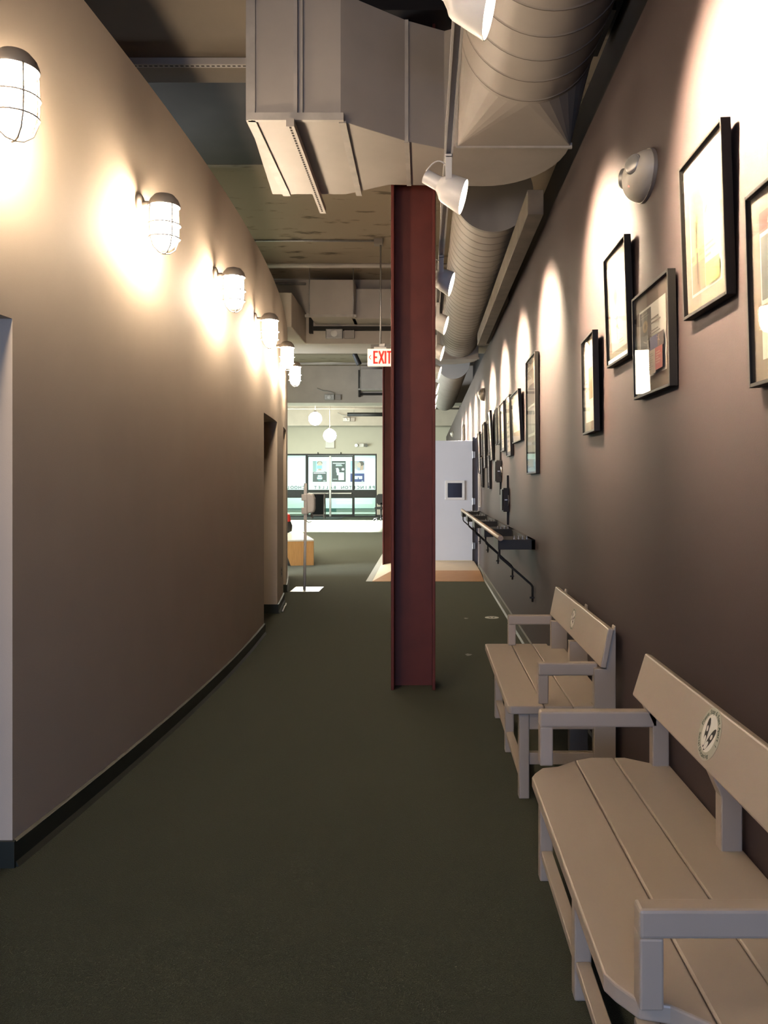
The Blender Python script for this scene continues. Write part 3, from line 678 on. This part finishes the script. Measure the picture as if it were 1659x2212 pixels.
# ------------------------------------------------------------------ ballet barre with trays
t = thing('wall_barre', 'wooden barre rail on black metal wall trays along the plum wall', 'barre', (.75, 6.5, .5))
BY = [6.62, 8.15, 9.76, 11.36, 12.96]
obj('rail', MB().lathe([(.021, 6.50), (.0235, 6.505), (.0235, 13.25), (.021, 13.26)], 20, Matrix.Translation((.607, 0, 1.005)) @ Matrix.Rotation(R(-90), 4, 'X')), M_rail, t)
for y in BY:
    b = obj('tray', MB().box(.60, XW, y - .012, y, .905, .985).box(.60, XW, y + .42, y + .432, .905, .985).box(.60, XW, y, y + .42, .965, .985).box(.596, .606, y - .012, y + .432, .905, .985), M_black, t, .002)
    m = MB()
    for k in range(4): m.lathe([(.009, 0), (.009, .012), (.004, .012), (.004, .028)], 8, Matrix.Translation((.735 + .035 * k, y + .06, .985)))
    obj('bolt', m, M_steel, b)
    pts = [(.612, y + .05, .93), (.612, y + .05, .86), (.622, y + .05, .835), (.872, y + .05, .615), (.885, y + .05, .595), (.885, y + .05, .575), (.885, y + .05, .47)]
    obj('bracket_rod', MB().tube(pts, .0095, 8).box(.86, XW, y + .035, y + .065, .50, .512), M_black, t)
obj('back_rail', MB().box(XW - .03, XW, 6.608, 13.39, .905, .985), M_black, t)

# ------------------------------------------------------------------ benches
def sticker(P, r, parent):       # P: matrix, local x to the viewer's right, y up, z out of the board
    M1 = P
    s = obj('sticker', MB().lathe([(r, 0), (r, .0006)], 40, M1, smooth=False), mat('sticker_film', (.44, .43, .34), .5, var=.03), parent)
    obj('white_disc', MB().ell(-.02 * r, .02 * r, .66 * r, .72 * r, .0009, 0, M1, 36), flat((.80, .77, .70)), s)
    m = MB()
    for cx, cy, rot in ((-.25, -.02, R(4)), (.20, -.18, R(-32))):
        A = M1 @ Matrix.Translation((cx * r, cy * r, 0)) @ Matrix.Rotation(rot, 4, 'Z')
        out = []
        for k in range(28):
            a = 2 * math.pi * k / 28; yy = .58 * r * math.sin(a); ww = (.15 + .035 * math.sin(a)) * r; out.append((ww * math.cos(a), yy, .0012))
        m.quad(out, 0, A)
        m.ell(0, .16 * r, .085 * r, .12 * r, .0016, 1, A, 16); m.ell(0, -.30 * r, .10 * r, .20 * r, .0016, 1, A, 16)
    obj('slipper_print', m, [flat((.012, .01, .01)), flat((.80, .77, .70))], s)
    def arc(txt, a0, a1, rr, size, inv):
        n = len(txt); m = MB()
        for i, ch in enumerate(txt):
            if ch == ' ': continue
            a = R(a0 + (a1 - a0) * i / (n - 1))
            rot = a - math.pi / 2 if not inv else a + math.pi / 2
            m.text(ch, size, M1 @ Matrix.Translation((rr * math.cos(a), rr * math.sin(a), .0012)) @ Matrix.Rotation(rot, 4, 'Z'), 0, .0004)
        obj('lettering', m, flat((.03, .06, .035)), s)
    arc('Please Stay 6 Feet Apart !', 168, -14, .84 * r, .24 * r, False)
    arc('Social Distancing', 196, 300, .84 * r, .22 * r, True)

def bench(lab, yn, yf, Xf, seat, arm_x, leg_x, legs_y, arm_y, board, post, cut, stick):
    """yn..yf legs; board=(xb,zb,xt,zt, y0,y1) front face bottom/top"""
    t = thing('bench', lab, 'bench', (.64, (yn + yf) / 2, 0), 'painted wooden benches by the plum wall')
    th = .038; zt = seat
    e0, e1 = cut['y0'], cut['y1']
    if cut['chamfer']:
        pl = [[(Xf, e0 + .20), (Xf + .015, e0 + .165), (Xf + .05, e0 + .11), (.483, e0 + .095), (.557, e0 + .03), (.557, e1 - .03), (.483, e1 - .095), (Xf + .05, e1 - .11), (Xf + .015, e1 - .165), (Xf, e1 - .20)],
              [(.5605, e0 + .028), (.62, e0), (.7055, e0), (.7055, e1), (.62, e1), (.5605, e1 - .028)],
              [(.709, e0), (.749, e0), (.83, e0 + .06), (.893, e0 + .06), (.893, e1 - .06), (.83, e1 - .06), (.749, e1), (.709, e1)]]
    else:
        pl = [[(Xf + .012, e0), (.5435, e0), (.5435, e1), (Xf + .012, e1), (Xf, e1 - .012), (Xf, e0 + .012)], [(.547, e0), (.6755, e0), (.6755, e1), (.547, e1)], [(.679, e0), (.772, e0), (.772, e0 + .06), (.86, e0 + .06), (.86, e1 - .06), (.772, e1 - .06), (.772, e1), (.679, e1)]]
    for p in pl: obj('seat_plank', MB().prism(p, zt - th, zt), M_bench, t, .005)
    lw = .048
    for y in legs_y: obj('leg', MB().box(leg_x, leg_x + lw, y, y + lw, 0, zt - th), M_bench, t, .005)
    xb, zb, xt, ztop, b0, b1 = board
    n = Vector((ztop - zb, 0, -(xt - xb))).normalized() * .028       # towards the wall
    obj('backrest', MB().prism([(xb, zb), (xb + n.x, zb + n.z), (xt + n.x, ztop + n.z), (xt, ztop)], b0, b1, 'y'), M_bench, t, .006)
    ptop = (zb + n.z + .085) if cut['chamfer'] else ztop + .007
    for y in legs_y:
        q = [(post[0], 0), (post[1], 0), (post[1], ptop), (xb + n.x + .002 + (xt - xb) * (ptop - zb - n.z) / (ztop - zb), ptop), (xb + n.x + .002, zb + n.z), (xb + n.x + .002, zb - .01), (post[0], zb - (.10 if cut['chamfer'] else .008))]
        obj('back_post', MB().prism(q, y, y + lw, 'y'), M_bench, t, .004)
    for y in arm_y:
        obj('arm_post', MB().box(arm_x, arm_x + lw, y, y + lw, zt, .562), M_bench, t, .005)
        obj('arm_rest', MB().box(arm_x, post[0] + .02, y, y + lw, .560, .618), M_bench, t, .007)
    for y in (legs_y[0], legs_y[-1]):
        obj('side_stretcher', MB().box(leg_x + lw, post[0], y + .008, y + .040, .155, .21), M_bench, t, .003)
    for y in legs_y: obj('apron', MB().box(leg_x + lw, post[0], y + .006, y + .042, zt - th - .075, zt - th), M_bench, t, .003)
    obj('foot_rail', MB().box(leg_x + .004, leg_x + .044, legs_y[0] + lw, legs_y[1], .085, .112), M_bench, t, .003)
    obj('foot_rail', MB().box(leg_x + .004, leg_x + .044, legs_y[1] + lw, legs_y[2], .085, .112), M_bench, t, .003)
    # sticker on the board
    sy, sz, r = stick
    k = (sz - zb) / (ztop - zb); px = xb + (xt - xb) * k
    up = Vector((xt - xb, 0, ztop - zb)).normalized(); out = -n.normalized(); right = up.cross(out)
    P = Matrix((right, up, out)).transposed().to_4x4(); P.translation = Vector((px, sy, sz)) + out * .0008
    sticker(P, r, t)
    return t
bench('nearest painted wooden bench with large round feet sticker, cut by the photo corner', 1.55, 3.0, .375, .42, .418, .418, [1.577, 2.264, 2.945], [1.577, 2.945],
      (.76, .671, .808, .826, 1.50, 2.975), (.828, .888), dict(chamfer=True, y0=1.50, y1=3.04), (2.237, .756, .073))
bench('second painted wooden bench, further along the plum wall toward the barre', 3.7, 5.15, .380, .430, .522, .431, [3.715, 4.356, 4.985], [3.735, 5.08],
      (.801, .606, .837, .786, 3.70, 5.20), (.776, .876), dict(chamfer=False, y0=3.70, y1=5.14), (4.48, .697, .063))

# ------------------------------------------------------------------ open white door in the right wall
rt = struct_root('door_1', (.4, 14.42, .06))
leaf = struct('door_leaf', MB().box(-.06, .845, 14.40, 14.444, .07, 2.20), M_doorw, rt, .003)
wm = MB()
for a in ((.358, .707, 1.146, 1.19), (.358, .707, 1.447, 1.491), (.358, .405, 1.19, 1.447), (.66, .707, 1.19, 1.447)): wm.box(a[0], a[1], 14.385, 14.405, a[2], a[3])
obj('window_trim', wm, M_white, rt, .003)
obj('window_pane', MB().box(.405, .66, 14.394, 14.402, 1.19, 1.447), mat('dark_glass', (.02, .02, .03), .1), rt)
for z in (.33, 1.12, 1.95): obj('hinge', MB().box(.845, .893, 14.405, 14.420, z - .055, z + .055).lathe([(.009, -.06), (.009, .06)], 10, Matrix.Translation((.848, 14.40, z))), M_steel, rt)
fr = MB().box(.846, 1.06, 14.42, 14.47, 0.0, 2.26).box(XW - .012, 1.06, DY0 - .045, DY0, 0, 2.28).box(XW - .012, 1.06, DY0, 14.42, 2.235, 2.28)
obj('door_frame', fr, [M_jamb], rt, .002)
obj('near_casing', MB().box(XW - .02, XW + .0, DY0 - .06, DY0 - .04, 0, 2.29), M_white, rt)

# plywood ramp on the carpet
t = thing('plywood_ramp', 'low plywood ramp platform on carpet before the open white door', 'ramp', (0, 14.3, 0))
x0, xs, x1, xr, y0, y1, y2, zr = -.868, -.775, -.52, XW - .03, 11.9, 12.85, 16.8, .06
obj('front_slope', MB().add([(xs, y0, .004), (xr, y0, .004), (xr, y1, zr), (x1, y1, zr), (xs, y0, 0), (xr, y0, 0), (xr, y1, 0), (x1, y1, 0)], [(0, 1, 2, 3), (4, 5, 1, 0), (5, 6, 2, 1)]), M_wood, t)
obj('side_slope', MB().add([(xs, y0, .004), (x1, y1, zr), (x1, y2, zr), (xs, y2, .004), (xs, y0, 0), (xs, y2, 0)], [(0, 1, 2, 3), (4, 0, 3, 5)]), M_pale, t)
obj('deck_panel', MB().box(x1, xr, y1, y2, 0, zr), M_pale, t)
obj('edge_strip', MB().prism([(x0, y0), (xs, y0), (xs, y2), (x0, y2)], 0, .005), mat('grey_edge_strip', (.34, .37, .35), .5), t)

# ------------------------------------------------------------------ storefront
rt = struct_root('window_1', (-4.5, FY + .05, 0))
y0, y1 = FY + .02, FY + .10
def bars(lst, m, parent, name, bev=.004):
    for a in lst: obj(name, MB().box(a[0], a[1], y0, y1, a[2], a[3]), m, parent, bev)
bars([(-7.1, -2.04, 2.61, 2.68), (-7.1, -5.06, 0, .05), (-2.985, -2.10, 0, .05)], M_bronze, rt, 'rail')
bars([(-7.1, -5.06, .813, 1.156), (-2.985, -2.10, .813, 1.156)], M_bronze, rt, 'kick_panel')
bars([(-5.06, -4.98, 0, 2.61), (-3.05, -2.985, 0, 2.61), (-2.10, -2.04, 0, 2.61), (-7.1, -7.02, 0, 2.61)], M_bronze, rt, 'mullion')
for a in ((-7.02, -5.06, 1.156, 2.61), (-7.02, -5.06, .05, .813), (-2.985, -2.10, 1.156, 2.61), (-2.985, -2.10, .05, .813)):
    obj('pane', MB().box(a[0], a[1], FY + .055, FY + .063, a[2], a[3]), M_pane, rt)
for i, (a, b) in enumerate(((-4.98, -4.02), (-4.01, -3.05))):
    d = struct_root('door_%d' % (5 + i), ((a + b) / 2, FY + .06, 0))
    bars([(a, a + .035, .01, 2.60), (b - .035, b, .01, 2.60)], M_bronze, d, 'stile')
    obj('meeting_stile', MB().box((b - .035) if i == 0 else a, b if i == 0 else a + .035, FY + .005, FY + .03, .03, 2.58), M_steel, d, .003)
    bars([(a + .035, b - .035, 2.55, 2.60), (a + .035, b - .035, .01, .10), (a + .035, b - .035, .80, 1.156)], M_bronze, d, 'rail')
    obj('pane', MB().box(a + .035, b - .035, FY + .055, FY + .063, 1.156, 2.55), M_pane, d)
    obj('pane', MB().box(a + .035, b - .035, FY + .055, FY + .063, .10, .80), M_pane, d)
    obj('push_bar', MB().box(a + .06, b - .06, FY - .04, FY - .01, .985, 1.03).box(a + .06, a + .10, FY - .02, FY + .025, .98, 1.035).box(b - .10, b - .06, FY - .02, FY + .025, .98, 1.035), M_steel, d, .004)
    obj('door_closer', MB().box(a + .28, a + .62, FY - .03, FY + .02, 2.62, 2.67).tube([(a + .45, FY - .02, 2.67), (a + .45, FY - .02, 2.74)], .02), M_bronze, d)
m = MB()
for i, ch in enumerate('PRINCETON BALLET SCHOOL'):
    if ch != ' ': m.text(ch, .185, Matrix.Translation((-2.17 - .165 * i, FY + .050, 1.245)) @ Matrix.Rotation(R(90), 4, 'X') @ Matrix.Diagonal((-1, 1, 1, 1)), 0, .004)
obj('lettering', m, flat((.07, .09, .085)), rt)
tag(obj('door_mat', MB().box(-7.0, -3.4, 32.2, 34.2, 0, .012), mat('charcoal_mat', (.03, .034, .032), .95, var=.3, scale=60), origin=(-5, 33, 0)), 'dark entrance mat on the floor before the glass doors', 'door mat')

# posters on the corridor wall
def wall_poster(x0, des, lab):
    w, h = .655, .975; zc = 1.985
    t = thing('wall_poster', lab, 'poster', (x0 + w / 2, 37.9, 1.5), 'posters on the corridor wall')
    M = Matrix.Translation((x0 + w / 2, 37.885, zc)) @ Matrix.Rotation(R(90), 4, 'X')
    pm, pmats = print_mesh(w, h, des, .62); pm.v = [tuple(M @ Vector(p)) for p in pm.v]
    obj('print', pm, pmats, t)
    obj('backing', MB().box(x0 - .02, x0 + w + .02, 37.886, 37.9, zc - h / 2 - .05, zc + h / 2 + .02), M_white, t)
wt = (.8, .82, .8)
P1 = [('r', (.60, .62, .58), -.5, .5, -.5, .5), ('r', (.28, .36, .36), -.5, -.24, 0, .5), ('r', (.2, .5, .58), -.28, -.23, .03, .5), ('e', (.16, .10, .08), 0, .40, .19, .09), ('p', (.5, .3, .22), [(-.1, .05), (.12, .05), (.12, .16), (-.1, .16)]), ('e', (.62, .42, .32), 0, .33, .16, .145), ('p', (.25, .5, .68), [(-.2, .13), (.16, .13), (.17, .28), (-.19, .28)]),
      ('r', (.05, .055, .055), -.5, .5, -.5, -.02), ('r', wt, -.28, .3, -.03, 0), ('r', wt, -.44, .42, -.10, -.06), ('e', (.1, .22, .24), 0, -.3, .2, .15), ('r', wt, -.13, .13, -.26, -.19), ('r', wt, -.18, .18, -.37, -.29), ('r', wt, .25, .42, -.47, -.44)]
P2 = [('r', (.035, .036, .036), -.5, .5, -.5, .5), ('r', wt, -.42, .42, .37, .41), ('r', wt, -.2, .2, .31, .34), ('r', wt, -.22, .26, .26, .285), ('r', (.85, .85, .85), -.02, .38, -.42, -.05), ('e', (.8, .8, .8), -.08, .03, .1, .14), ('p', (.8, .8, .8), [(-.22, .15), (-.18, .17), (-.05, .05), (-.1, .0)]), ('e', (.75, .75, .75), .3, .1, .1, .06), ('p', (.8, .8, .8), [(-.14, -.18), (0, -.18), (.04, .06), (-.1, .06)]), ('r', (.5, .5, .5), -.42, -.1, -.39, -.36)]
P3 = [('r', (.36, .37, .5), -.5, .5, -.5, .5), ('r', (.4, .6, .75), -.5, -.3, -.1, .5), ('p', (.55, .42, .4), [(-.28, .1), (0, .1), (0, .5), (-.25, .5)]), ('e', (.10, .06, .05), .26, .36, .22, .13), ('e', (.62, .42, .34), .12, .31, .13, .14), ('p', (.5, .28, .2), [(.18, .04), (.42, .06), (.44, .3), (.22, .25)]), ('p', (.7, .72, .8), [(-.5, -.1), (.5, -.1), (.5, .08), (.1, .04), (-.2, .14)]),
      ('r', (.03, .04, .2), -.5, .5, -.5, -.1), ('r', wt, -.34, .35, -.37, -.22), ('r', (.03, .04, .2), .03, .1, -.37, -.29), ('r', wt, .3, .42, -.48, -.45)]
wall_poster(-5.25, P1, 'corridor poster of a person in blue face mask, left of three')
wall_poster(-4.36, P2, 'black corridor poster with white figures, middle of three')
wall_poster(-3.49, P3, 'corridor poster with blue lower half and profile face, right of three')

# lobby things
t = thing('wall_sign', 'small white box sign on the wall above the glass doors', 'sign', (-4.0, FY, 2.95))
obj('sign_box', MB().box(-4.2, -3.83, FY - .06, FY, 2.93, 3.28), M_white, t, .01)
obj('sign_edge', MB().box(-4.22, -3.81, FY - .03, FY, 2.90, 2.935), M_hood, t)
t = thing('twin_emergency_light', 'small twin headed emergency light right of the box sign, above glass doors', 'emergency light', (-2.69, FY, 3.0))
obj('battery_box', MB().box(-2.80, -2.58, FY - .08, FY, 2.97, 3.11), M_white, t, .01)
for s in (-1, 1): obj('lamp_head', MB().lathe([(.05, 0), (.075, .09), (.07, .1)], 18, axis_matrix((-2.69 + s * .18, FY - .06, 3.04), (s * .3, -1, -.1))), M_zinc, t)

# A-frame board
t = thing('sandwich_board', 'black sandwich board standing on the mat before the glass doors', 'sign board', (-4.28, 32.3, .012))
M = Matrix.Translation((0, 32.2, .016)) @ Matrix.Rotation(R(-8), 4, 'X'); M2 = Matrix.Translation((0, 32.72, .016)) @ Matrix.Rotation(R(8), 4, 'X')
obj('board', MB().box(-4.50, -4.04, -.01, .01, .17, .98, 0, M), mat('chalk_black', (.005, .005, .0055), .9, var=.1, spec=.05), t)
fm = MB()
for Mi in (M, M2):
    fm.box(-4.54, -4.50, -.015, .015, 0, 1.02, 0, Mi).box(-4.04, -4.0, -.015, .015, 0, 1.02, 0, Mi)
fm.box(-4.50, -4.04, -.015, .015, .98, 1.02, 0, M).box(-4.50, -4.04, -.015, .015, .13, .17, 0, M)
obj('frame', fm, mat('dark_walnut', (.05, .035, .03), .5, var=.2), t, .003)

# hand sanitizer stand
t = thing('sanitizer_stand', 'white hand sanitizer dispenser stand on a flat steel base by curved wall', 'dispenser stand', (-1.63, 10.8, 0))
obj('base_plate', MB().box(-1.79, -1.40, 10.72, 11.22, 0, .012), M_steel, t, .005)
obj('pole', MB().tube([(-1.63, 10.95, .012), (-1.622, 10.95, .5), (-1.612, 10.95, 1.22)], .019, 12), M_white, t)
obj('back_plate', MB().box(-1.637, -1.595, 10.93, 10.97, .95, 1.40).lathe([(.021, 0), (.021, .03), (.015, .045)], 12, Matrix.Translation((-1.614, 10.95, 1.40))), M_white, t, .004)
for z in (1.03, 1.21): obj('clamp', MB().box(-1.665, -1.585, 10.915, 10.985, z, z + .085), M_white, t, .004)
obj('dispenser', MB().prism([(-1.595, 1.03), (-1.50, 1.05), (-1.485, 1.10), (-1.485, 1.24), (-1.51, 1.30), (-1.595, 1.315)], 10.88, 11.02, 'y'), M_white, t, .02)
obj('nozzle', MB().lathe([(.012, 0), (.02, .05)], 12, Matrix.Translation((-1.53, 10.95, .985))), M_hood, t)
obj('drip_hook', MB().tube([(-1.62, 10.95, 1.0), (-1.605, 10.94, .94), (-1.57, 10.93, .915), (-1.53, 10.92, .93)], .006), M_hood, t)

# low veneer bench / desk
t = thing('low_desk', 'low orange wood desk with glossy white top beyond sanitizer stand', 'desk', (-2.3, 15, 0))
Md = Matrix.Translation((-1.955, 14.25, 0)) @ Matrix.Rotation(R(14), 4, 'Z')
obj('desk_top', MB().box(-.95, 0, 0, 2.5, .425, .455, 0, Md), mat('glossy_top', (.66, .62, .52), .15), t, .004)
obj('side_panel', MB().box(-.03, -.005, .0, 2.48, 0, .425, 0, Md), M_desk, t)
obj('front_panel', MB().prism([(-.40, 0), (0, 0), (0, .425), (-.55, .425)], .005, .035, 'y', 0, Md), M_desk, t)
obj('plinth', MB().box(-.9, -.1, .06, 2.4, 0, .42, 0, Md), M_slot, t)
t = thing('backpack', 'red and black backpack resting on the low wood desk', 'backpack', (-2.83, 16.2, .455))
Mb = Matrix.Translation((-2.83, 16.2, .455))
obj('bag_body', MB().lathe([(.10, 0), (.17, .03), (.18, .14), (.15, .22)], 18, Mb @ Matrix.Diagonal((1, .8, 1, 1))), M_black, t)
obj('top_pouch', MB().lathe([(.14, .20), (.15, .26), (.13, .36), (.06, .40), (.001, .405)], 18, Mb @ Matrix.Diagonal((1, .8, 1, 1)), caps=False), mat('red_nylon', (.5, .03, .025), .6, var=.2, scale=12), t)
obj('carry_loop', MB().tube([(-2.87, 16.2, .855), (-2.85, 16.2, .885), (-2.81, 16.2, .885), (-2.79, 16.2, .855)], .009), M_black, t)

# office chair
t = thing('office_chair', 'black office chair on castors half hidden behind the red columns', 'chair', (-1.68, 31.0, 0))
cx, cy = -1.68, 31.0
obj('seat', MB().box(cx - .24, cx + .24, cy - .24, cy + .24, .44, .53), M_black, t, .04)
obj('backrest', MB().prism([(cx - .12, .60), (cx + .12, .60), (cx + .2, .70), (cx + .2, .95), (cx + .12, 1.02), (cx - .12, 1.02), (cx - .2, .95), (cx - .2, .70)], cy + .20, cy + .26, 'y'), M_black, t, .015)
obj('back_bar', MB().box(cx - .03, cx + .03, cy + .2, cy + .23, .40, .68), M_black, t)
obj('gas_lift', MB().tube([(cx, cy, .09), (cx, cy, .45)], .03, 12), M_black, t)
for k in range(5):
    a = R(72 * k + 200); e = Vector((math.cos(a), math.sin(a), 0))
    obj('base_arm', MB().tube([Vector((cx, cy, .12)), Vector((cx, cy, .075)) + e * .28], .02, 8), M_black, t)
    obj('castor', MB().lathe([(.03, -.02), (.03, .02)], 14, axis_matrix(Vector((cx, cy, .03)) + e * .28, Vector((-e.y, e.x, 0)))), M_black, t)

# floor decal and small fittings
t = thing('floor_decal', 'round white sticker on the carpet beyond the second bench', 'sticker', (.72, 8.72, 0))
obj('disc', MB().lathe([(.075, 0), (.075, .0015)], 32, Matrix.Translation((.72, 8.72, 0)), smooth=False), flat((.5, .5, .45)), t)
m = MB(); A = Matrix.Translation((.72, 8.72, .0018))
for s in (-1, 1): m.ell(s * .02, 0, .012, .035, 0, 0, A, 16, R(15) * -s)
obj('feet_print', m, flat((.08, .09, .07)), t)
for x, y, r in ((.44, 8.66, .022), (.368, 6.83, .026)):  # pale flecks, lint glinting on the carpet put in as colour
    tag(obj('lint_glint', MB().add([(x + r * (1 + .35 * math.sin(5 * a)) * math.cos(a), y + 1.6 * r * (1 + .3 * math.cos(3 * a)) * math.sin(a), .0015) for a in [k * math.pi / 8 for k in range(16)]], [tuple(range(16))]), mat('lint_glint_paint', (.22, .22, .19), .8, var=.3, scale=90), origin=(x, y, 0)),
        ('farther' if y > 8 else 'nearer') + ' small pale lint glint painted on the carpet right of red column', 'lint glint')
t = thing('outlet', 'wall outlet plate low on the pier between the left doorways', 'outlet', (XL(9.55), 9.55, .4))
Mo = axis_matrix((XL(9.55), 9.55, .40), NL(9.55))
obj('plate', MB().box(-.036, .036, -.058, .058, 0, .006, 0, Mo), M_hood, t, .002)
obj('socket', MB().box(-.017, .017, -.035, -.008, .006, .008, 0, Mo).box(-.017, .017, .008, .035, .006, .008, 0, Mo), M_slot, t)
tag(obj('white_cord', MB().tube([(XL(9.1) + .05, 9.1, .01), (XL(9.25) + .06, 9.25, .03), (XL(9.4) + .05, 9.4, .015), (XL(9.55) + .055, 9.55, .01), (XL(9.68) + .05, 9.68, .01)], .008), M_white, origin=(XL(9.3), 9.3, 0)), 'white cord lying on the carpet at the left pier', 'cord')
